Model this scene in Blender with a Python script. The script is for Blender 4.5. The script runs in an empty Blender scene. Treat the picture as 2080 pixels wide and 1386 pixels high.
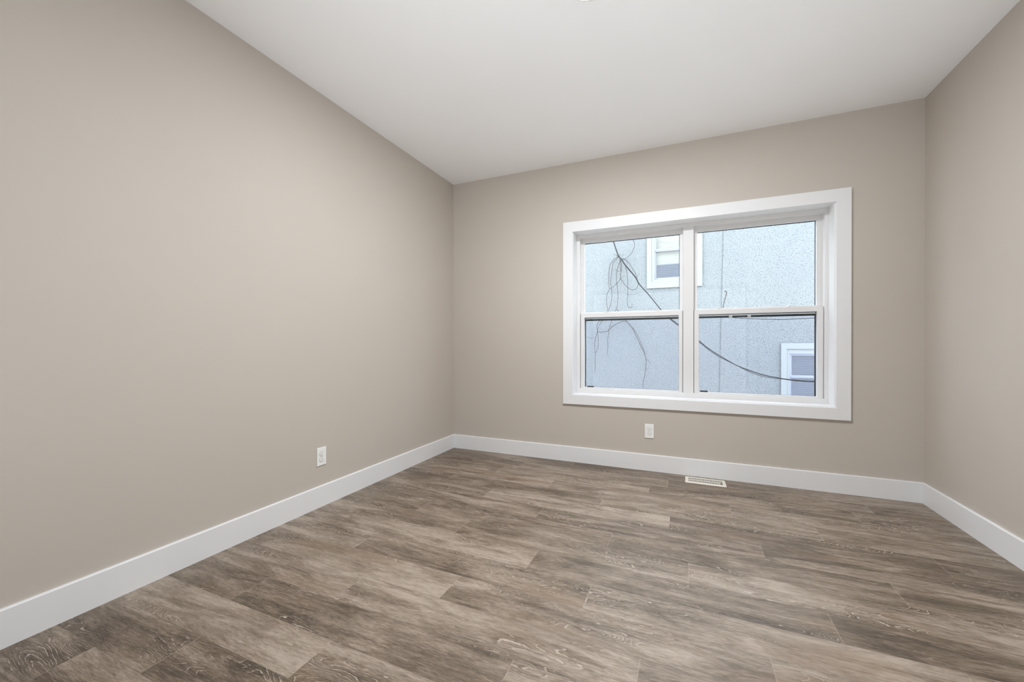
import bpy, bmesh, math, random
from mathutils import Vector, Matrix

C = bpy.context.scene.collection
random.seed(7)

# ------------------------------------------------------------------ camera
F_PX, YAW, PITCH, ROLL = 812.53, 0.40863, -0.0030, 0.00021
CAM_Z = 1.0730
cam_data = bpy.data.cameras.new('camera')
cam_data.sensor_fit = 'HORIZONTAL'
cam_data.sensor_width = 36.0
cam_data.lens = 36.0 * F_PX / 2080.0
cam_data.shift_y = 9.8 / 2080.0
cam_data.clip_start = 0.01
cam = bpy.data.objects.new('camera', cam_data)
C.objects.link(cam)
cam.location = (0, 0, CAM_Z)
cam.rotation_euler = (math.pi / 2 + PITCH, ROLL, YAW)
bpy.context.scene.camera = cam

# ------------------------------------------------------------------ world, exposure
W = bpy.data.worlds.new('sky')
bpy.context.scene.world = W
W.use_nodes = True
bg = W.node_tree.nodes['Background']
bg.inputs['Color'].default_value = (0.85, 0.93, 1.0, 1)
bg.inputs['Strength'].default_value = 7.5
vs = bpy.context.scene.view_settings
vs.view_transform = 'Standard'
vs.look = 'None'
vs.gamma = 1.0
vs.use_curve_mapping = False
vs.exposure = 0.19
LAMP_STRENGTH = 540.0
FILL_FLASH_W = 150.0
FILL_AREA_W = 16.0

# added fill flash below the camera, aimed up to brighten the ceiling
fl = bpy.data.lights.new('added_fill_flash', 'SPOT')
fl.energy = FILL_FLASH_W
fl.color = (0.91, 0.955, 1.0)
fl.spot_size = math.radians(88)
fl.spot_blend = 1.0
fl.shadow_soft_size = 0.06
fo = bpy.data.objects.new('added_fill_flash', fl)
C.objects.link(fo)
fo.location = (0.05, -0.15, 0.60)
fo.rotation_euler = (Vector((-0.40, 2.10, 2.74)) - fo.location).to_track_quat('-Z', 'Y').to_euler()

# added fill light behind the camera, shining through an opening made for it
dl = bpy.data.lights.new('added_fill_light', 'AREA')
dl.shape = 'RECTANGLE'
dl.size, dl.size_y = 2.7, 2.05
dl.energy = FILL_AREA_W
dl.color = (0.92, 0.96, 1.0)
do = bpy.data.objects.new('added_fill_light', dl)
C.objects.link(do)
do.location = (-0.37, -0.62, 1.06)
do.rotation_euler = (math.pi / 2, 0, 0)

# ------------------------------------------------------------------ room dimensions
XL, XR, YB, YF, H = -2.221, 1.4855, 3.5907, -0.32, 2.74
WALL_T = 0.20

# ------------------------------------------------------------------ helpers
class MB:
    """collects shapes into one mesh"""
    def __init__(self):
        self.bm = bmesh.new()
    def box(self, a, b, bevel=0.0, seg=1):
        x0, y0, z0 = [min(a[i], b[i]) for i in range(3)]
        x1, y1, z1 = [max(a[i], b[i]) for i in range(3)]
        t = bmesh.new()
        bmesh.ops.create_cube(t, size=1.0)
        for v in t.verts:
            v.co = Vector(((x0 + x1) / 2 + v.co.x * (x1 - x0), (y0 + y1) / 2 + v.co.y * (y1 - y0), (z0 + z1) / 2 + v.co.z * (z1 - z0)))
        if bevel > 0:
            bmesh.ops.bevel(t, geom=list(t.edges), offset=bevel, segments=seg, affect='EDGES', profile=0.5)
        self._add(t)
        return self
    def _add(self, t):
        m = bpy.data.meshes.new('tmp')
        t.to_mesh(m); t.free()
        self.bm.from_mesh(m)
        bpy.data.meshes.remove(m)
    def prism(self, pts, axis, lo, hi):
        """closed 2D outline pts extruded along an axis ('X','Y','Z')"""
        def P(p, h):
            if axis == 'X': return (h, p[0], p[1])
            if axis == 'Y': return (p[0], h, p[1])
            return (p[0], p[1], h)
        t = bmesh.new()
        a = [t.verts.new(P(p, lo)) for p in pts]
        b = [t.verts.new(P(p, hi)) for p in pts]
        n = len(pts)
        t.faces.new(a); t.faces.new(list(reversed(b)))
        for i in range(n):
            t.faces.new((a[i], a[(i + 1) % n], b[(i + 1) % n], b[i]))
        bmesh.ops.recalc_face_normals(t, faces=list(t.faces))
        self._add(t)
        return self
    def ring(self, outer, inner, y0, y1, inner_back=None, bevel=0.0):
        """mitred rectangular frame in XZ; outer/inner = (x0,x1,z0,z1); y0 is the room side"""
        t = bmesh.new()
        def R(r, y): return [t.verts.new(p) for p in ((r[0], y, r[2]), (r[1], y, r[2]), (r[1], y, r[3]), (r[0], y, r[3]))]
        of, nf = R(outer, y0), R(inner, y0)
        ob, nb = R(outer, y1), R(inner_back or inner, y1)
        for i in range(4):
            j = (i + 1) % 4
            t.faces.new((of[i], of[j], nf[j], nf[i]))
            t.faces.new((ob[i], nb[i], nb[j], ob[j]))
            t.faces.new((of[i], ob[i], ob[j], of[j]))
            t.faces.new((nf[i], nf[j], nb[j], nb[i]))
        bmesh.ops.recalc_face_normals(t, faces=list(t.faces))
        if bevel > 0:
            ed = [e for e in t.edges if len(e.link_faces) == 2 and e.calc_face_angle(0) > 0.3]
            bmesh.ops.bevel(t, geom=ed, offset=bevel, segments=2, affect='EDGES', profile=0.5)
        self._add(t)
        return self
    def lathe(self, prof, centre=(0, 0, 0), seg=48, axis='Z'):
        """prof: list of (radius, height)"""
        t = bmesh.new()
        rings = []
        for r, h in prof:
            if r < 1e-6:
                rings.append([t.verts.new((0, 0, h))])
            else:
                rings.append([t.verts.new((r * math.cos(2 * math.pi * k / seg), r * math.sin(2 * math.pi * k / seg), h)) for k in range(seg)])
        for A, B in zip(rings[:-1], rings[1:]):
            for k in range(seg):
                j = (k + 1) % seg
                if len(A) == 1: t.faces.new((A[0], B[k], B[j]))
                elif len(B) == 1: t.faces.new((A[k], A[j], B[0]))
                else: t.faces.new((A[k], A[j], B[j], B[k]))
        bmesh.ops.recalc_face_normals(t, faces=list(t.faces))
        M = Matrix.Identity(4)
        if axis == 'Y': M = Matrix.Rotation(math.pi / 2, 4, 'X')
        if axis == 'X': M = Matrix.Rotation(math.pi / 2, 4, 'Y')
        for v in t.verts: v.co = M @ v.co + Vector(centre)
        self._add(t)
        return self
    def tube(self, pts, r, seg=6):
        """smooth tube through 3D points (Catmull-Rom), r = radius or (start, end)"""
        P = [Vector(p) for p in pts]
        if len(P) > 2:
            Q = [P[0] * 2 - P[1]] + P + [P[-1] * 2 - P[-2]]
            S = []
            for i in range(1, len(Q) - 2):
                for k in range(5):
                    s = k / 5
                    a, b, c, d = Q[i - 1], Q[i], Q[i + 1], Q[i + 2]
                    S.append(0.5 * ((2 * b) + (c - a) * s + (2 * a - 5 * b + 4 * c - d) * s * s + (3 * b - a - 3 * c + d) * s ** 3))
            S.append(P[-1]); P = S
        r0, r1 = r if isinstance(r, tuple) else (r, r)
        t = bmesh.new()
        prev = None
        n = len(P)
        for i, p in enumerate(P):
            d = (P[min(i + 1, n - 1)] - P[max(i - 1, 0)]).normalized()
            u = d.orthogonal().normalized() if prev is None else (prev - d * prev.dot(d)).normalized()
            prev = u
            w = d.cross(u)
            rr = r0 + (r1 - r0) * i / max(1, n - 1)
            ring = [t.verts.new(p + (u * math.cos(2 * math.pi * k / seg) + w * math.sin(2 * math.pi * k / seg)) * rr) for k in range(seg)]
            if i:
                for k in range(seg):
                    t.faces.new((last[k], last[(k + 1) % seg], ring[(k + 1) % seg], ring[k]))
            else:
                t.faces.new(list(reversed(ring)))
            last = ring
        t.faces.new(last)
        bmesh.ops.recalc_face_normals(t, faces=list(t.faces))
        self._add(t)
        return self
    def xform(self, M):
        for v in self.bm.verts: v.co = M @ v.co
        return self
    def build(self, name, mat, parent=None, smooth=False, origin=None):
        me = bpy.data.meshes.new(name)
        if origin is not None:
            for v in self.bm.verts: v.co -= Vector(origin)
        self.bm.to_mesh(me); self.bm.free()
        me.materials.append(mat)
        if smooth:
            for p in me.polygons: p.use_smooth = True
        o = bpy.data.objects.new(name, me)
        C.objects.link(o)
        if origin is not None: o.location = origin
        if parent is not None: o.parent = parent
        return o

def empty(name, loc=(0, 0, 0), parent=None):
    o = bpy.data.objects.new(name, None)
    C.objects.link(o)
    o.location = loc
    o.empty_display_size = 0.1
    if parent is not None: o.parent = parent
    return o

def tag(o, label, cat, group=None):
    o['label'] = label; o['category'] = cat
    if group: o['group'] = group
    return o

def structure(o, label=None, cat=None):
    o['kind'] = 'structure'
    if label: o['label'] = label
    if cat: o['category'] = cat
    return o

# ------------------------------------------------------------------ materials
class NT:
    def __init__(self, name):
        self.m = bpy.data.materials.new(name)
        self.m.use_nodes = True
        self.t = self.m.node_tree
        self.bsdf = self.t.nodes['Principled BSDF']
        self.out = self.t.nodes['Material Output']
    def n(self, typ, **kw):
        nd = self.t.nodes.new(typ)
        for k, v in kw.items(): setattr(nd, k, v)
        return nd
    def l(self, a, b): self.t.links.new(a, b)
    def put(self, sock, v):
        if hasattr(v, 'links') or hasattr(v, 'is_linked'): self.l(v, sock)
        else: sock.default_value = v
    def math(self, op, a, b=None, c=None, clamp=False):
        nd = self.n('ShaderNodeMath', operation=op, use_clamp=clamp)
        for i, v in enumerate((a, b, c)):
            if v is not None: self.put(nd.inputs[i], v)
        return nd.outputs[0]
    def noise(self, vec, scale=1.0, detail=2.0, rough=0.5, dist=0.0):
        nd = self.n('ShaderNodeTexNoise', noise_dimensions='3D')
        self.l(vec, nd.inputs['Vector'])
        nd.inputs['Scale'].default_value = scale
        nd.inputs['Detail'].default_value = detail
        nd.inputs['Roughness'].default_value = rough
        nd.inputs['Distortion'].default_value = dist
        return nd.outputs[0]
    def comb(self, x, y, z):
        nd = self.n('ShaderNodeCombineXYZ')
        for i, v in enumerate((x, y, z)): self.put(nd.inputs[i], v)
        return nd.outputs[0]
    def step(self, v, lo, hi, a=0.0, b=1.0):
        nd = self.n('ShaderNodeMapRange', interpolation_type='SMOOTHSTEP')
        self.put(nd.inputs[0], v)
        for i, x in zip((1, 2, 3, 4), (lo, hi, a, b)): nd.inputs[i].default_value = x
        return nd.outputs[0]
    def mix(self, f, a, b):
        nd = self.n('ShaderNodeMix', data_type='RGBA')
        self.put(nd.inputs[0], f); self.put(nd.inputs[6], a); self.put(nd.inputs[7], b)
        return nd.outputs[2]
    def ramp(self, f, stops):
        nd = self.n('ShaderNodeValToRGB')
        cr = nd.color_ramp
        while len(cr.elements) < len(stops): cr.elements.new(0.5)
        for e, (p, c) in zip(cr.elements, stops):
            e.position = p; e.color = (*c, 1)
        self.l(f, nd.inputs[0])
        return nd.outputs[0]
    def bump(self, h, strength=0.2, dist=0.001):
        nd = self.n('ShaderNodeBump')
        nd.inputs['Strength'].default_value = strength
        nd.inputs['Distance'].default_value = dist
        self.l(h, nd.inputs['Height'])
        self.l(nd.outputs[0], self.bsdf.inputs['Normal'])
    def obj(self): return self.n('ShaderNodeTexCoord').outputs['Object']
    def set(self, color=None, rough=0.5, spec=0.5, metal=0.0):
        if color is not None: self.put(self.bsdf.inputs['Base Color'], color if not isinstance(color, tuple) else (*color, 1))
        self.put(self.bsdf.inputs['Roughness'], rough)
        self.bsdf.inputs['Specular IOR Level'].default_value = spec
        self.bsdf.inputs['Metallic'].default_value = metal
        return self.m

def paint(name, col, rough, spec, bump=0.06, scale=420.0, var=0.015):
    t = NT(name)
    v = t.obj()
    n1 = t.noise(v, scale, 2.0)
    n2 = t.noise(v, 3.0, 2.0)
    c2 = tuple(max(0, x * (1 - var * 2)) for x in col)
    t.bump(n1, bump, 0.001)
    return t.set(t.mix(n2, (*col, 1), (*c2, 1)), rough, spec)

def simple(name, col, rough=0.5, spec=0.5, var=0.04, scale=40.0, metal=0.0):
    t = NT(name)
    n = t.noise(t.obj(), scale, 2.0)
    c2 = tuple(x * (1 - var) for x in col)
    return t.set(t.mix(n, (*col, 1), (*c2, 1)), rough, spec, metal)

M = {}
M['wall'] = paint('beige_wall_paint', (0.538, 0.488, 0.434), 0.62, 0.25, 0.10)
M['ceiling'] = paint('white_ceiling_paint', (0.93, 0.93, 0.93), 0.9, 0.1, 0.25, 160.0)
M['trim'] = paint('white_semigloss_trim', (0.775, 0.775, 0.78), 0.34, 0.45, 0.02, 120.0, 0.01)
M['vinyl'] = simple('white_window_vinyl', (0.72, 0.71, 0.705), 0.4, 0.4, 0.02)
M['plate'] = simple('white_outlet_plastic', (0.86, 0.86, 0.84), 0.3, 0.5, 0.02)
M['slot'] = simple('dark_slot', (0.03, 0.03, 0.03), 0.6, 0.3)
M['black_edging'] = simple('black_window_edging', (0.02, 0.022, 0.025), 0.6, 0.3)
M['vent'] = simple('cream_enamelled_steel', (0.80, 0.76, 0.68), 0.35, 0.5, 0.04)
M['duct'] = simple('dark_duct_steel', (0.06, 0.055, 0.05), 0.5, 0.4)
M['metal'] = simple('brushed_screw_steel', (0.75, 0.75, 0.73), 0.35, 0.5, metal=1.0)
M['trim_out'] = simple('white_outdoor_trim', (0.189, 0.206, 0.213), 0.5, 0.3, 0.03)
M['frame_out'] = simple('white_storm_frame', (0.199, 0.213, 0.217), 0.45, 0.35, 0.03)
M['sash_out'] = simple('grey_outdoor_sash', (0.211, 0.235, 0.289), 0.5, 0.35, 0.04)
M['slat'] = simple('sky_tinted_blind', (0.076, 0.097, 0.156), 0.55, 0.3, 0.08)  # blue of the sky's reflection in the panes put into slat colour
M['cable'] = simple('black_cable_sheath', (0.008, 0.008, 0.011), 0.55, 0.3)
M['vine'] = simple('dry_brown_vine', (0.035, 0.022, 0.018), 0.8, 0.2, 0.4, 12.0)
M['ground'] = simple('dry_soil', (0.50, 0.48, 0.45), 0.95, 0.1, 0.4, 5.0)
M['roof'] = simple('grey_roof_felt', (0.25, 0.24, 0.24), 0.9, 0.1, 0.3, 8.0)

def make_glass(name, tint=(1, 1, 1), refl=1.0):
    t = NT(name)
    fr = t.n('ShaderNodeFresnel'); fr.inputs[0].default_value = 1.45
    tr = t.n('ShaderNodeBsdfTransparent'); tr.inputs[0].default_value = (*tint, 1)
    gl = t.n('ShaderNodeBsdfGlossy'); gl.inputs['Roughness'].default_value = 0.0
    mx = t.n('ShaderNodeMixShader')
    t.l(t.math('MULTIPLY', fr.outputs[0], refl), mx.inputs[0])
    t.l(tr.outputs[0], mx.inputs[1]); t.l(gl.outputs[0], mx.inputs[2])
    t.l(mx.outputs[0], t.out.inputs[0])
    return t.m
M['glass'] = make_glass('clear_window_glass', (0.985, 0.995, 0.99), 0.6)
M['glass_out'] = make_glass('house_window_glass', (0.95, 0.97, 1.0), 1.0)

def make_screen():
    t = NT('insect_screen_mesh')
    tr = t.n('ShaderNodeBsdfTransparent'); tr.inputs[0].default_value = (0.965, 0.965, 1.0, 1)
    df = t.n('ShaderNodeBsdfDiffuse'); df.inputs[0].default_value = (0.05, 0.06, 0.09, 1)
    mx = t.n('ShaderNodeMixShader'); mx.inputs[0].default_value = 0.065
    t.l(tr.outputs[0], mx.inputs[1]); t.l(df.outputs[0], mx.inputs[2])
    t.l(mx.outputs[0], t.out.inputs[0])
    return t.m
M['screen'] = make_screen()

def make_shade():
    t = NT('beige_window_shade')
    o = t.obj()
    s = t.n('ShaderNodeMapping'); s.inputs['Scale'].default_value = (3, 3, 26)
    t.l(o, s.inputs[0])
    n = t.noise(s.outputs[0], 1.0, 3.0, 0.5, 0.6)
    return t.set(t.ramp(n, [(0.35, (0.255, 0.232, 0.174)), (0.5, (0.352, 0.328, 0.263)), (0.65, (0.304, 0.277, 0.211))]), 0.7, 0.2)
M['shade'] = make_shade()

def make_stucco():
    t = NT('pebbled_white_stucco')
    o = t.obj()
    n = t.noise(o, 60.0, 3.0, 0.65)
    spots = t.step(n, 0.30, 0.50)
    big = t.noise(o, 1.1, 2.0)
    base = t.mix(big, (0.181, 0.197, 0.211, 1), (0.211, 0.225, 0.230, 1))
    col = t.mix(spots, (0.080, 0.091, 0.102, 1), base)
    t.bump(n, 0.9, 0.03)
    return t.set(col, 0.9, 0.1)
M['stucco'] = make_stucco()

def make_lamp():
    t = NT('glowing_lamp_diffuser')
    e = t.bsdf
    e.inputs['Base Color'].default_value = (0.9, 0.88, 0.85, 1)
    e.inputs['Emission Color'].default_value = (0.935, 0.965, 1.0, 1)
    e.inputs['Emission Strength'].default_value = LAMP_STRENGTH
    return t.m
M['lamp'] = make_lamp()

def make_floor():
    t = NT('cerused_oak_planks')
    uv = t.n('ShaderNodeUVMap'); uv.uv_map = 'plank_uv'
    sp = t.n('ShaderNodeSeparateXYZ'); t.l(uv.outputs[0], sp.inputs[0])
    at = t.n('ShaderNodeAttribute'); at.attribute_name = 'plank_rand'
    sr = t.n('ShaderNodeSeparateColor'); t.l(at.outputs['Color'], sr.inputs[0])
    u, v = sp.outputs[0], sp.outputs[1]
    r1, r2, r3 = sr.outputs[0], sr.outputs[1], sr.outputs[2]
    uo = t.math('ADD', u, t.math('MULTIPLY', r1, 37.0))
    vo = t.math('ADD', v, t.math('MULTIPLY', r2, 11.0))
    def P(su, sv, k=0.0):
        return t.comb(t.math('MULTIPLY', uo, su), t.math('MULTIPLY', vo, sv), t.math('ADD', t.math('MULTIPLY', r3, 19.0), k))
    tone = t.noise(P(1.9, 9.0), 1.0, 5.0, 0.66, 0.8)           # light / dark drifts along the board
    streak = t.noise(P(1.8, 70.0, 3.0), 1.0, 4.0, 0.65, 0.3)    # straight grain
    fine = t.noise(P(30.0, 420.0, 5.0), 1.0, 3.0, 0.7)          # pores
    mott = t.noise(P(14.0, 90.0, 7.0), 1.0, 4.0, 0.7, 0.4)
    G = t.noise(P(1.9, 9.0, 9.0), 1.0, 1.0, 0.5, 0.35)
    jit = t.noise(P(26.0, 80.0, 12.0), 1.0, 3.0, 0.6)
    g = t.math('MULTIPLY', t.math('ADD', G, t.math('MULTIPLY', jit, 0.03)), 34.0)
    fr = t.math('FRACT', g)
    line = t.math('MULTIPLY', t.step(fr, 0.72, 0.84), t.step(fr, 0.88, 0.97, 1.0, 0.0))
    dark = t.math('MULTIPLY', t.step(fr, 0.35, 0.70), t.step(fr, 0.70, 0.78, 1.0, 0.0))
    zone = t.step(t.noise(P(1.6, 6.0, 17.0), 1.0, 2.0), 0.50, 0.63)
    val = t.math('ADD', t.math('MULTIPLY', tone, 0.64), t.math('MULTIPLY', streak, 0.16))
    val = t.math('ADD', val, t.math('MULTIPLY', mott, 0.20))
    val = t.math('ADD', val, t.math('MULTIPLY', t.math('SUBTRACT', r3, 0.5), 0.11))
    val = t.math('ADD', val, t.math('MULTIPLY', t.math('SUBTRACT', fine, 0.5), 0.42))
    val = t.math('SUBTRACT', val, t.math('MULTIPLY', t.math('MULTIPLY', dark, zone), 0.07))
    val = t.math('SUBTRACT', val, t.math('MULTIPLY', zone, 0.03))
    col = t.ramp(val, [(0.31, (0.048, 0.033, 0.020)), (0.42, (0.122, 0.089, 0.060)), (0.515, (0.222, 0.172, 0.127)), (0.64, (0.375, 0.310, 0.250))])
    warm = t.step(t.noise(P(1.3, 5.0, 23.0), 1.0, 2.0), 0.56, 0.74)
    col = t.mix(t.math('MULTIPLY', warm, 0.38), col, (0.185, 0.112, 0.060, 1))
    pore_break = t.step(jit, 0.40, 0.56)
    col = t.mix(t.math('MULTIPLY', t.math('MULTIPLY', line, zone), t.math('MULTIPLY', pore_break, 0.75)), col, (0.52, 0.45, 0.37, 1))
    flecks = t.math('MULTIPLY', t.step(t.noise(P(14.0, 260.0, 31.0), 1.0, 3.0, 0.65), 0.60, 0.72), 0.40)
    col = t.mix(flecks, col, (0.47, 0.41, 0.34, 1))
    pits = t.math('MULTIPLY', t.step(t.noise(P(11.0, 170.0, 41.0), 1.0, 3.0, 0.65), 0.60, 0.74), 0.55)
    col = t.mix(pits, col, (0.050, 0.037, 0.028, 1))
    # the narrow bevel round every board
    du = t.math('MINIMUM', u, t.math('SUBTRACT', 1.222, u))
    dv = t.math('MINIMUM', v, t.math('SUBTRACT', 0.1786, v))
    e1 = t.step(du, 0.0008, 0.0022, 1.0, 0.0)
    e2 = t.step(dv, 0.0006, 0.0018, 1.0, 0.0)
    col = t.mix(t.math('MULTIPLY', e2, 0.45), col, (0.10, 0.075, 0.055, 1))
    col = t.mix(t.math('MULTIPLY', e1, 0.35), col, (0.40, 0.34, 0.28, 1))
    h = t.math('SUBTRACT', t.math('MULTIPLY', fine, 0.5), t.math('MULTIPLY', t.math('MAXIMUM', e1, e2), 1.0))
    t.bump(h, 0.25, 0.0008)
    rough = t.math('ADD', 0.38, t.math('MULTIPLY', fine, 0.16))
    return t.set(col, rough, 0.65)
M['floor'] = make_floor()

# ------------------------------------------------------------------ floor: boards laid parallel to the window wall
PW, PL = 0.1786, 1.222
TOP_ROW = 3.212                       # an edge between two rows
JOINT = {-2: 0.30, -1: -0.12, 0: -1.466, 1: -0.950, 2: -0.525, 3: -0.086, 4: -0.853, 5: 0.844, 6: 0.0155, 7: 0.5225, 8: -0.382,
         9: 0.2685, 10: -0.140, 11: -0.534, 12: -1.172, 13: -1.632, 14: -0.70, 15: 0.21, 16: -0.33, 17: -1.02, 18: 0.4, 19: -0.2, 20: 0.1}
bm = bmesh.new()
uvl = bm.loops.layers.uv.new('plank_uv')
cl = bm.loops.layers.float_color.new('plank_rand')
rnd = random.Random(960)  # seed picked to put the floor's light and shade into board tones
row = -3
while True:
    ytop = TOP_ROW - row * PW
    ybot = ytop - PW
    if ytop <= YF - 1.6: break
    if ybot < YB + 0.0:
        j = JOINT.get(row, rnd.uniform(-1, 1))
        x = j - math.ceil((j - XL) / PL) * PL
        while x < XR:
            a, b = max(x, XL - 0.01), min(x + PL, XR + 0.01)
            y0, y1 = max(ybot, YF - 0.01), min(ytop, YB + 0.01)
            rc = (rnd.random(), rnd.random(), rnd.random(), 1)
            if b > a and y1 > y0:
                vs_ = [bm.verts.new(p) for p in ((a, y0, 0), (b, y0, 0), (b, y1, 0), (a, y1, 0))]
                f = bm.faces.new(vs_)
                for lp in f.loops:
                    lp[uvl].uv = (lp.vert.co.x - x, lp.vert.co.y - ybot)
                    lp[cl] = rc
            x += PL
    row += 1
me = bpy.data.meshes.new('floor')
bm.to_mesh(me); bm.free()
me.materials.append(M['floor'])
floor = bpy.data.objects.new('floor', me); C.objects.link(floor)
structure(floor)

# ------------------------------------------------------------------ walls and ceiling
OX0, OX1, OZ0, OZ1 = -0.9415, 0.9910, 0.622, 2.104      # window opening
mb = MB()
mb.box((XL - WALL_T, YB, -0.1), (OX0 - 0.02, YB + WALL_T, H + 0.1))
mb.box((OX1 + 0.02, YB, -0.1), (XR + WALL_T, YB + WALL_T, H + 0.1))
mb.box((OX0 - 0.02, YB, -0.1), (OX1 + 0.02, YB + WALL_T, OZ0 - 0.02))
mb.box((OX0 - 0.02, YB, OZ1 + 0.02), (OX1 + 0.02, YB + WALL_T, H + 0.1))
structure(mb.build('wall_back', M['wall']))
structure(MB().box((XL - WALL_T, YF - WALL_T, -0.1), (XL, YB, H + 0.1)).build('wall_left', M['wall']))
structure(MB().box((XR, YF - WALL_T, -0.1), (XR + WALL_T, YB, H + 0.1)).build('wall_right', M['wall']))
PX0, PX1, PZ = -1.75, 1.01, 2.13       # unseen opening added to let the fill light in
wf = MB().box((XL, YF - WALL_T, -0.1), (PX0, YF, H + 0.1)).box((PX1, YF - WALL_T, -0.1), (XR, YF, H + 0.1)).box((PX0, YF - WALL_T, PZ), (PX1, YF, H + 0.1))
structure(wf.build('wall_front', M['wall']))
ot = MB().box((PX0 - 0.09, YF, 0), (PX0, YF + 0.018, PZ + 0.09)).box((PX1, YF, 0), (PX1 + 0.09, YF + 0.018, PZ + 0.09)).box((PX0, YF, PZ), (PX1, YF + 0.018, PZ + 0.09))
structure(ot.build('trim_1', M['trim']))  # trim round the added opening
ly0, ly1 = YF - WALL_T - 1.3, YF - WALL_T
ls = MB().box((-2.4, ly0 - 0.1, -0.1), (1.7, ly0, H)).box((-2.4, ly0, -0.1), (-2.3, ly1, H)).box((1.6, ly0, -0.1), (1.7, ly1, H)).box((-2.4, ly0 - 0.1, H), (1.7, ly1, H + 0.1)).box((-2.3, ly0, -0.1), (1.6, ly1, -0.02))
structure(ls.build('sky_block_shell', M['wall']))  # unseen shell added to keep sky light out of the opening
structure(MB().box((XL, YF, H), (XR, YB, H + 0.1)).build('ceiling', M['ceiling']))

# ------------------------------------------------------------------ baseboards: flat board, eased top edge
BH, BT = 0.1385, 0.015
def base_profile():
    return [(0, 0), (BT, 0), (BT, BH - 0.004), (BT - 0.004, BH - 0.0005), (0, BH)]
pr = base_profile()
structure(MB().prism([(XL + d, z) for d, z in pr], 'Y', YF, YB).build('baseboard_left', M['trim']))
structure(MB().prism([(XR - d, z) for d, z in pr], 'Y', YF, YB).build('baseboard_right', M['trim']))
structure(MB().prism([(YB - d, z) for d, z in pr], 'X', XL + BT, XR - BT).build('baseboard_back', M['trim']))
structure(MB().prism([(YF + d, z) for d, z in pr], 'X', XL + BT, PX0 - 0.09).prism([(YF + d, z) for d, z in pr], 'X', PX1 + 0.09, XR - BT).build('baseboard_front', M['trim']))

# ------------------------------------------------------------------ window: casing, jambs, frame, mullion, four sashes
win = structure(empty('window_1', (0, YB, OZ0)))
wo = (0, YB, OZ0)
def wpart(mb, name, mat, parent=win, smooth=False):
    o = mb.build(name, mat, None, smooth)
    for v in o.data.vertices: v.co -= Vector(wo)
    o.parent = parent
    return o
CAS_OUT = (-1.0345, 1.0854, 0.5288, 2.1949)
CAS_IN = (-0.9470, 0.9975, 0.6155, 2.1020)
wpart(MB().ring(CAS_OUT, CAS_IN, YB - 0.020, YB, bevel=0.0015), 'casing', M['trim'])
JI = (OX0, OX1, OZ0, OZ1)
wpart(MB().ring((OX0 - 0.02, OX1 + 0.02, OZ0 - 0.02, OZ1 + 0.02), JI, YB - 0.002, YB + 0.13, bevel=0.0012), 'jamb', M['trim'])
YFR = YB + 0.130                                            # front of the vinyl frame
FI = (-0.9125, 0.9685, 0.6610, 2.0760)
fr_ = MB().ring((OX0 - 0.015, OX1 + 0.015, OZ0 - 0.015, OZ1 + 0.015), FI, YFR, YFR + 0.10, bevel=0.0015)
fr_.ring((FI[0] - 0.001, FI[1] + 0.001, FI[2] - 0.001, FI[3] + 0.001), (FI[0] + 0.006, FI[1] - 0.006, FI[2] + 0.002, FI[3] - 0.006), YFR + 0.052, YFR + 0.056)
wpart(fr_, 'frame', M['vinyl'])
MX0, MX1 = -0.0170, 0.0655
wpart(MB().box((MX0, YFR + 0.004, FI[2] - 0.002), (MX1, YFR + 0.098, FI[3] + 0.002), 0.0015), 'mullion', M['vinyl'])
YLS, YUS = YB + 0.145, YB + 0.187                           # room side of lower / upper sashes

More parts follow.
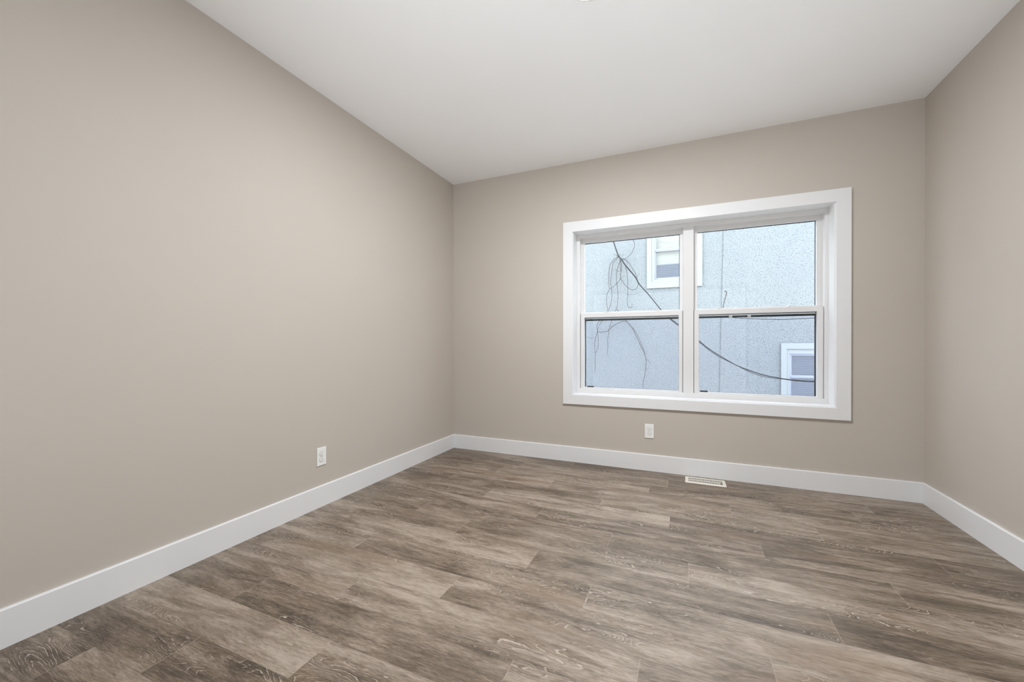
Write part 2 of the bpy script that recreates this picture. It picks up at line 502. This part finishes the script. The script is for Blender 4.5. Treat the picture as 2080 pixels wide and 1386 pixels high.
def sash_unit(x0, x1, gl, gu, locks, tab, tabs):
    # upper sash, in the outer track
    up = wpart(MB().ring((x0, x1, 1.318, FI[3] + 0.004), (gu[0], gu[1], 1.3785, 2.0395), YUS, YUS + 0.032, bevel=0.0025), 'sash', M['vinyl'])
    wpart(MB().box((gu[0] - 0.004, YUS + 0.013, 1.3745), (gu[1] + 0.004, YUS + 0.017, 2.0435)), 'pane', M['glass'], up)
    wpart(MB().ring((gu[0] - 0.006, gu[1] + 0.006, 1.3725, 2.0455), (gu[0] - 0.001, gu[1] - 0.004, 1.3785, 2.0345), YUS + 0.026, YUS + 0.034), 'black_edging', M['black_edging'], up)  # thin black ring behind the edge of the glass
    # lower sash, in the inner track
    lo = wpart(MB().ring((x0 + 0.003, x1 - 0.003, 0.640, 1.3655), (gl[0], gl[1], 0.6725, 1.3270), YLS, YLS + 0.036, bevel=0.0025), 'sash', M['vinyl'])
    wpart(MB().box((gl[0] - 0.004, YLS + 0.015, 0.6685), (gl[1] + 0.004, YLS + 0.019, 1.3310)), 'pane', M['glass'], lo)
    wpart(MB().ring((gl[0] - 0.006, gl[1] + 0.006, 0.6665, 1.3330), (gl[0] + 0.0005, gl[1] - 0.002, 0.6735, 1.3245), YLS + 0.028, YLS + 0.038), 'black_edging', M['black_edging'], lo)
    for lx in locks:
        lk = MB().box((lx - 0.032, YLS + 0.004, 1.3645), (lx + 0.032, YLS + 0.030, 1.3705), 0.002, 2)
        lk.lathe([(0.012, 1.370), (0.012, 1.376), (0.010, 1.378), (0.0, 1.378)], (lx, YLS + 0.017, 0), 16)
        lk.box((lx - 0.004, YLS + 0.002, 1.3745), (lx + 0.034, YLS + 0.012, 1.3785), 0.001)
        wpart(lk, 'sash_lock', M['vinyl'], lo)
    wpart(MB().box((tab[0], YLS + 0.010, 0.6725), (tab[1], YLS + 0.0148, 0.6835), 0.0008), 'corner_tab', M['black_edging'], lo)
    # half screen on the outside of the lower sash
    ys = YUS + 0.010
    sc = wpart(MB().ring((gl[0] - 0.022, gl[1] + 0.022, 0.650, 1.3170), (gl[0] - 0.004, gl[1] + 0.004, 0.668, 1.3000), ys + 0.030, ys + 0.040), 'insect_screen', M['black_edging'])
    wpart(MB().box((gl[0] - 0.006, ys + 0.0345, 0.666), (gl[1] + 0.006, ys + 0.0355, 1.302)), 'screen_mesh', M['screen'], sc)
    for tx in tabs:
        wpart(MB().box((tx - 0.012, ys + 0.024, 1.296), (tx + 0.012, ys + 0.0305, 1.319), 0.001), 'pull_tab', M['vinyl'], sc)
ws = MB()
for a, b in ((FI[0], FI[0] + 0.004), (MX0 - 0.004, MX0), (MX1, MX1 + 0.004), (FI[1] - 0.004, FI[1])):
    ws.box((a, YLS + 0.008, FI[2]), (b, YLS + 0.030, 1.364))
wpart(ws, 'sash_gap_shade', M['black_edging'])  # black strips put in as the shade between sash and frame
sash_unit(-0.9125, MX0 - 0.001, (-0.8735, -0.0525), (-0.8820, -0.0455), (-0.676, -0.234), (-0.847, -0.787), ())
sash_unit(MX1 + 0.001, 0.9690, (0.1065, 0.9265), (0.0945, 0.9315), (0.247, 0.745), (0.116, 0.174), (0.35, 0.485))

# ------------------------------------------------------------------ wall outlets
def outlet(loc, rz, label):
    """duplex receptacle; local +X is right, -Y faces the room, origin at the plate centre on the wall"""
    root = empty('wall_outlet', loc)
    root.rotation_euler = (0, 0, rz)
    tag(root, label, 'outlet', 'duplex wall outlets')
    w, h = 0.0365, 0.0595
    pl = MB()
    pl.box((-w, -0.0065, -h), (w, 0.0, h), 0.0022, 2)
    pl.build('cover_plate', M['plate'], root)
    for s in (1, -1):
        rc = MB()
        pts = []
        cz = s * 0.0195
        for k in range(32):
            a = 2 * math.pi * k / 32
            pts.append((0.0172 * math.cos(a), cz + max(-0.0132, min(0.0132, 0.0172 * math.sin(a)))))
        rc.prism(pts, 'Y', -0.0092, -0.004)
        r = rc.build('receptacle', M['plate'], root)
        MB().box((-0.0075, -0.0096, cz - 0.001), (-0.0055, -0.0088, cz + 0.0075)).build('slot', M['slot'], r)
        MB().box((0.0055, -0.0096, cz), (0.0072, -0.0088, cz + 0.0070)).build('slot', M['slot'], r)
        MB().lathe([(0.0, -0.0004), (0.0024, -0.0004), (0.0024, 0.0004), (0.0, 0.0004)], (0, -0.0092, cz - 0.0075), 12, 'Y').build('ground_hole', M['slot'], r)
        ringm = []
        gp = [(x * 1.06, cz + (z - cz) * 1.07) for x, z in pts]
        MB().prism(gp, 'Y', -0.0068, -0.0055).build('shadow_gap', M['duct'], r)
    MB().lathe([(0.0, -0.001), (0.0032, -0.0006), (0.0032, 0.0006), (0.0, 0.0006)], (0, -0.0068, 0), 14, 'Y').build('screw', M['metal'], root)
    return root
outlet((-0.2800, YB, 0.3362), 0.0, 'white duplex outlet on the beige wall below the window')
outlet((XL, 1.9345, 0.3305), math.pi / 2, 'white duplex outlet low on the bare left wall above the baseboard')

# ------------------------------------------------------------------ floor vent
vx0, vx1, vy0, vy1 = 0.001, 0.289, 3.395, 3.545
vent = tag(empty('floor_vent', ((vx0 + vx1) / 2, (vy0 + vy1) / 2, 0.0)), 'cream slotted floor vent set in the boards by the window wall baseboard', 'vent')
vo = Vector(vent.location)
def vpart(mb, name, mat, parent=vent):
    o = mb.build(name, mat)
    for v in o.data.vertices: v.co -= vo
    o.parent = parent
    return o
t = bmesh.new()
def rect(x0, x1, y0, y1, z): return [t.verts.new(p) for p in ((x0, y0, z), (x1, y0, z), (x1, y1, z), (x0, y1, z))]
o0 = rect(vx0, vx1, vy0, vy1, 0.0)
o1 = rect(vx0 + 0.008, vx1 - 0.008, vy0 + 0.008, vy1 - 0.008, 0.005)
i1 = rect(vx0 + 0.022, vx1 - 0.022, vy0 + 0.026, vy1 - 0.026, 0.005)
i0 = rect(vx0 + 0.022, vx1 - 0.022, vy0 + 0.026, vy1 - 0.026, 0.0006)
for A, B in ((o0, o1), (o1, i1), (i1, i0)):
    for k in range(4):
        t.faces.new((A[k], A[(k + 1) % 4], B[(k + 1) % 4], B[k]))
bmesh.ops.recalc_face_normals(t, faces=list(t.faces))
fmb = MB(); fmb._add(t)
vpart(fmb, 'face_plate', M['vent'])
gm = MB()
n_f = 21
ix0, ix1, iy0, iy1 = vx0 + 0.022, vx1 - 0.022, vy0 + 0.026, vy1 - 0.026
for k in range(n_f + 1):
    x = ix0 + (ix1 - ix0) * k / n_f
    gm.box((x - 0.0026, iy0, 0.0008), (x + 0.0026, iy1, 0.0048))
gm.box((ix0, (iy0 + iy1) / 2 - 0.004, 0.0008), (ix1, (iy0 + iy1) / 2 + 0.004, 0.0049))
vpart(gm, 'louvre_grille', M['vent'])
vpart(MB().box((ix0, iy0, 0.0002), (ix1, iy1, 0.0006)), 'duct_opening', M['duct'])
vpart(MB().box((ix1 - 0.014, iy0 + 0.012, 0.004), (ix1 - 0.009, iy0 + 0.030, 0.011), 0.001), 'damper_lever', M['duct'])

# ------------------------------------------------------------------ ceiling lamp (just above the top edge of the picture)
LX, LY = -0.400, 1.803
lamp = tag(empty('ceiling_light', (LX, LY, H)), 'round flush ceiling light glowing in the middle of the white ceiling', 'light')
MB().lathe([(0.0, 0.0), (0.122, 0.0), (0.125, -0.003), (0.125, -0.007), (0.121, -0.011), (0.107, -0.013), (0.105, -0.011), (0.0, -0.009)]).build('rim', M['plate'], lamp, True)
MB().lathe([(0.106, -0.012), (0.103, -0.0135), (0.085, -0.015), (0.05, -0.016), (0.0, -0.0165)]).build('diffuser', M['lamp'], lamp, True)

# ------------------------------------------------------------------ outdoors: the neighbouring house across the side yard
YN = 7.60
house = tag(empty('neighbouring_house', (0, YN, -0.7)), 'white pebbled stucco house seen through the window', 'house')
ho = Vector(house.location)
def hpart(mb, name, mat, parent=house, smooth=False):
    o = mb.build(name, mat, None, smooth)
    for v in o.data.vertices: v.co -= ho
    o.parent = parent
    return o
UW = (-0.557, 0.188, 2.194, 3.42)     # upper window opening
LW = (1.480, 2.230, -0.28, 1.002)     # lower window opening
JX0, JX1 = 0.515, 0.590               # the step in the wall, leaning a little (bottom, top)
HT = 3.95
bay = 0.22                            # the right-hand section stands this far forward of a hidden back plane
sw = MB()
sw.box((-7.0, YN, -0.7), (UW[0], YN + 0.25, HT))
sw.box((UW[1], YN, -0.7), (0.72, YN + 0.25, HT))
sw.box((UW[0], YN, -0.7), (UW[1], YN + 0.25, UW[2]))
sw.box((UW[0], YN, UW[3]), (UW[1], YN + 0.25, HT))
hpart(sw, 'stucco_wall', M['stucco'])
sb = MB()
yb0 = YN - 0.015
t = bmesh.new()
pp = [(JX0, -0.7), (LW[0], -0.7), (LW[0], HT), (JX1 + 0.02, HT)]
sb.prism(pp, 'Y', yb0, YN + 0.20)
sb.box((LW[1], yb0, -0.7), (8.0, YN + 0.20, HT))
sb.box((LW[0], yb0, -0.7), (LW[1], YN + 0.20, LW[2]))
sb.box((LW[0], yb0, LW[3]), (LW[1], YN + 0.20, HT))
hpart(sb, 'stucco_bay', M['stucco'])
hpart(MB().box((-7.3, YN - 0.45, HT), (8.3, YN + 3.0, HT + 0.18)), 'roof_eave', M['roof'])

def house_window(op, yw, trim, mid, fr_w, fr_b, sash_w, blind_top, shade):
    x0, x1, z0, z1 = op
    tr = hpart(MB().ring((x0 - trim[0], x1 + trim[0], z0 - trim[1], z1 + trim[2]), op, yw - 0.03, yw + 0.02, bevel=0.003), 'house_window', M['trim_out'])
    f = (x0 + fr_w, x1 - fr_w, z0 + fr_b, z1 - fr_b * 1.4)
    hpart(MB().ring(op, f, yw - 0.006, yw + 0.07), 'storm_frame', M['frame_out'], tr)
    s = (f[0] + sash_w, f[1] - sash_w, f[2] + sash_w * 1.3, f[3] - sash_w)
    sm = MB().ring((f[0], f[1], mid[1] - 0.02, f[3]), (s[0], s[1], mid[1], s[3]), yw + 0.020, yw + 0.05)
    sm.ring((f[0], f[1], f[2], mid[0] + 0.005), (s[0], s[1], s[2], mid[0]), yw + 0.045, yw + 0.075)
    sm.box((f[0], yw + 0.030, mid[0] - 0.004), (f[1], yw + 0.055, mid[1] - 0.018))
    hpart(sm, 'sash', M['sash_out'], tr)
    hpart(MB().box((s[0] - 0.004, yw + 0.034, mid[1] - 0.004), (s[1] + 0.004, yw + 0.037, s[3] + 0.004)), 'pane', M['glass_out'], tr)
    hpart(MB().box((s[0] - 0.004, yw + 0.058, s[2] - 0.004), (s[1] + 0.004, yw + 0.061, mid[0] + 0.004)), 'pane', M['glass_out'], tr)
    bl = MB()
    z = f[2]
    pitch = 0.030
    while z < blind_top:
        sl = [(-0.010, -0.011), (-0.008, -0.0125), (0.010, 0.011), (0.008, 0.0125)]
        bl.prism([(yw + 0.105 + a, z + b) for a, b in sl], 'X', f[0], f[1])
        z += pitch
    hpart(bl, 'blind', M['slat'], tr)
    if shade:
        hpart(MB().box((f[0], yw + 0.118, blind_top - 0.01), (f[1], yw + 0.122, f[3])), 'roller_shade', M['shade'], tr)
    hpart(MB().box((x0, yw + 0.20, z0), (x1, yw + 0.215, z1)), 'window_interior', M['duct'], tr)
house_window(UW, YN, (0.080, 0.114, 0.10), (2.743, 2.782), 0.052, 0.042, 0.026, 2.524, True)
house_window(LW, yb0, (0.077, 0.11, 0.095), (0.548, 0.586), 0.043, 0.052, 0.029, 0.95, False)

structure(MB().box((-9, YB + WALL_T, -0.9), (10, 14, -0.7)).build('ground', M['ground']))

# utility cables strung in front of the stucco
CAB = [(-1.36, 3.75), (-1.25, 3.2), (-1.174, 2.906), (-1.088, 2.645), (-1.037, 2.58), (-0.97, 2.47), (-0.803, 2.252), (-0.737, 2.128), (-0.591, 1.949), (-0.479, 1.801),
       (-0.376, 1.662), (-0.243, 1.525), (-0.105, 1.406), (0.061, 1.256), (0.209, 1.133), (0.354, 1.004), (0.497, 0.902), (0.741, 0.748),
       (0.911, 0.674), (1.111, 0.602), (1.337, 0.557), (1.45, 0.542), (1.618, 0.529), (1.788, 0.528), (2.6, 0.56), (4.0, 0.75)]
YC = YN - 0.35
tag(MB().tube([(x, YC, z) for x, z in CAB], (0.0085, 0.0065), 8).build('utility_cable', M['cable'], None, True, origin=(0, YC, 1.0)),
    'thick black cable sagging diagonally across the stucco house outside', 'cable')
CAB2 = [(x + 0.01, z - (0.0 if x < -0.8 else 0.028 * min(1, (x + 0.8) / 0.6) * (1.0 if x < 0.55 else 0.3 if x < 0.8 else 0.9 if x < 1.15 else 0.3))) for x, z in CAB]
tag(MB().tube([(x, YC - 0.03, z) for x, z in CAB2], 0.0045, 6).build('utility_wire', M['cable'], None, True, origin=(0, YC - 0.03, 1.0)),
    'thin black wire running just under the thick sagging cable outside', 'cable')
WIR = [(0.575, 1.62), (0.606, 1.545), (0.676, 1.512), (0.814, 1.492), (1.05, 1.475), (1.376, 1.459), (1.565, 1.465), (1.798, 1.471), (2.6, 1.50), (4.0, 1.58)]
YW2 = YN - 0.30
tag(MB().tube([(x, YW2, z) for x, z in WIR], 0.005, 6).build('service_wire', M['cable'], None, True, origin=(1, YW2, 1.5)),
    'thin nearly level wire crossing the top of the lower right window pane outside', 'cable')
TWG = [(0.555, 1.55), (0.561, 1.66), (0.572, 1.736), (0.584, 1.796), (0.602, 1.863), (0.612, 1.905), (0.600, 1.936)]
tw = MB().tube([(x, YW2, z) for x, z in TWG], (0.0045, 0.006), 6)
tw.tube([(0.600, YW2, 1.936), (0.585, YW2 - 0.01, 1.930)], 0.007, 6)
tag(tw.build('vine_twig', M['vine'], None, True, origin=(0.555, YW2, 1.55)), 'short dry twig standing upright beside the joint in the stucco outside', 'twig')

VINE = [
[(-1.131,2.692),(-1.197,2.659),(-1.252,2.597),(-1.285,2.526),(-1.301,2.416),(-1.306,2.304),(-1.303,2.191),(-1.295,2.09)],
[(-1.126,2.686),(-1.175,2.629),(-1.224,2.578),(-1.24,2.49),(-1.249,2.39),(-1.264,2.312),(-1.268,2.212),(-1.253,2.121),(-1.245,2.009),(-1.249,1.897),(-1.273,1.797),(-1.306,1.709),(-1.386,1.57),(-1.451,1.479),(-1.495,1.391),(-1.511,1.304),(-1.497,1.204),(-1.5,1.028),(-1.549,0.918)],
[(-1.295,2.084),(-1.328,2.013),(-1.342,1.924),(-1.339,1.822),(-1.32,1.693),(-1.429,1.571),(-1.517,1.441),(-1.511,1.315),(-1.544,1.194),(-1.566,1.061),(-1.551,0.918),(-1.555,0.796),(-1.551,0.631),(-1.571,0.564)],
[(-1.055,2.647),(-1.109,2.58),(-1.147,2.471),(-1.164,2.361),(-1.164,2.25),(-1.153,2.16),(-1.139,2.048),(-1.141,1.904),(-1.152,1.793),(-1.179,1.71),(-1.235,1.566),(-1.267,1.464),(-1.299,1.356),(-1.321,1.181),(-1.32,1.018),(-1.336,0.876)],
[(-1.11,2.724),(-1.099,2.59),(-1.093,2.489),(-1.082,2.4),(-1.093,2.312),(-1.104,2.257),(-1.163,2.194),(-1.218,2.142),(-1.284,2.101)],
[(-1.088,2.622),(-1.068,2.532),(-1.077,2.422),(-1.09,2.301),(-1.055,2.232),(-1.001,2.151),(-0.937,2.093),(-0.863,2.063),(-0.8,2.096),(-0.779,2.16),(-0.8,2.238)],
[(-1.045,2.652),(-0.948,2.566),(-0.884,2.463),(-0.832,2.371),(-0.8,2.271)],
[(-1.002,2.516),(-0.98,2.404),(-0.964,2.281),(-0.961,2.138),(-0.964,2.006),(-0.969,1.863),(-0.963,1.785),(-0.926,1.746),(-0.873,1.749)],
[(-0.89,3.033),(-0.874,2.982),(-0.843,2.908),(-0.848,2.832),(-0.89,2.737),(-0.948,2.676),(-1.012,2.638),(-1.066,2.62)],
[(-1.517,1.309),(-1.418,1.308),(-1.331,1.323),(-1.299,1.35),(-1.214,1.425),(-1.119,1.477),(-1.045,1.5),(-0.983,1.492),(-0.92,1.43),(-0.869,1.349),(-0.807,1.21),(-0.726,1.03),(-0.666,0.894),(-0.645,0.778),(-0.65,0.673),(-0.67,0.514),(-0.69,0.419),(-0.7,0.292)],
[(-1.16,1.73),(-1.077,1.627),(-1.045,1.583),(-0.983,1.501),(-0.9,1.403),(-0.838,1.327),(-0.767,1.189),(-0.716,1.062),(-0.676,0.957),(-0.661,0.873)]]
TENDRIL = [
[(-1.219,2.75),(-1.153,2.705),(-1.11,2.685)], [(-1.066,2.676),(-1.039,2.734)], [(-1.082,2.3),(-1.044,2.32),(-1.007,2.328)],
[(-1.186,2.474),(-1.142,2.426),(-1.093,2.412)], [(-0.969,1.984),(-0.873,1.979),(-0.779,2.007)], [(-0.884,1.749),(-0.889,1.794),(-0.857,1.809)],
[(-0.81,2.293),(-0.779,2.335),(-0.763,2.372)], [(-1.142,2.693),(-1.164,2.729),(-1.131,2.72)], [(-1.705,1.217),(-1.627,1.194),(-1.572,1.205)],
[(-0.65,0.662),(-0.63,0.6)], [(-0.646,0.81),(-0.586,0.769),(-0.576,0.737)]]
YV = YN - 0.06
vine = tag(empty('dry_vine', (-1.1, YV, 2.65)), 'tangle of dry brown vine stems hanging down the stucco house outside', 'vine')
vmb = Vector(vine.location)
for k, s in enumerate(VINE):
    o = MB().tube([(x, YV - 0.012 * (k % 3), z) for x, z in s], (0.0044, 0.0034), 6).build('stem', M['vine'], None, True)
    for v in o.data.vertices: v.co -= vmb
    o.parent = vine
for k, s in enumerate(TENDRIL):
    o = MB().tube([(x, YV - 0.01 * (k % 3), z) for x, z in s], (0.0028, 0.002), 5).build('tendril', M['vine'], None, True)
    for v in o.data.vertices: v.co -= vmb
    o.parent = vine
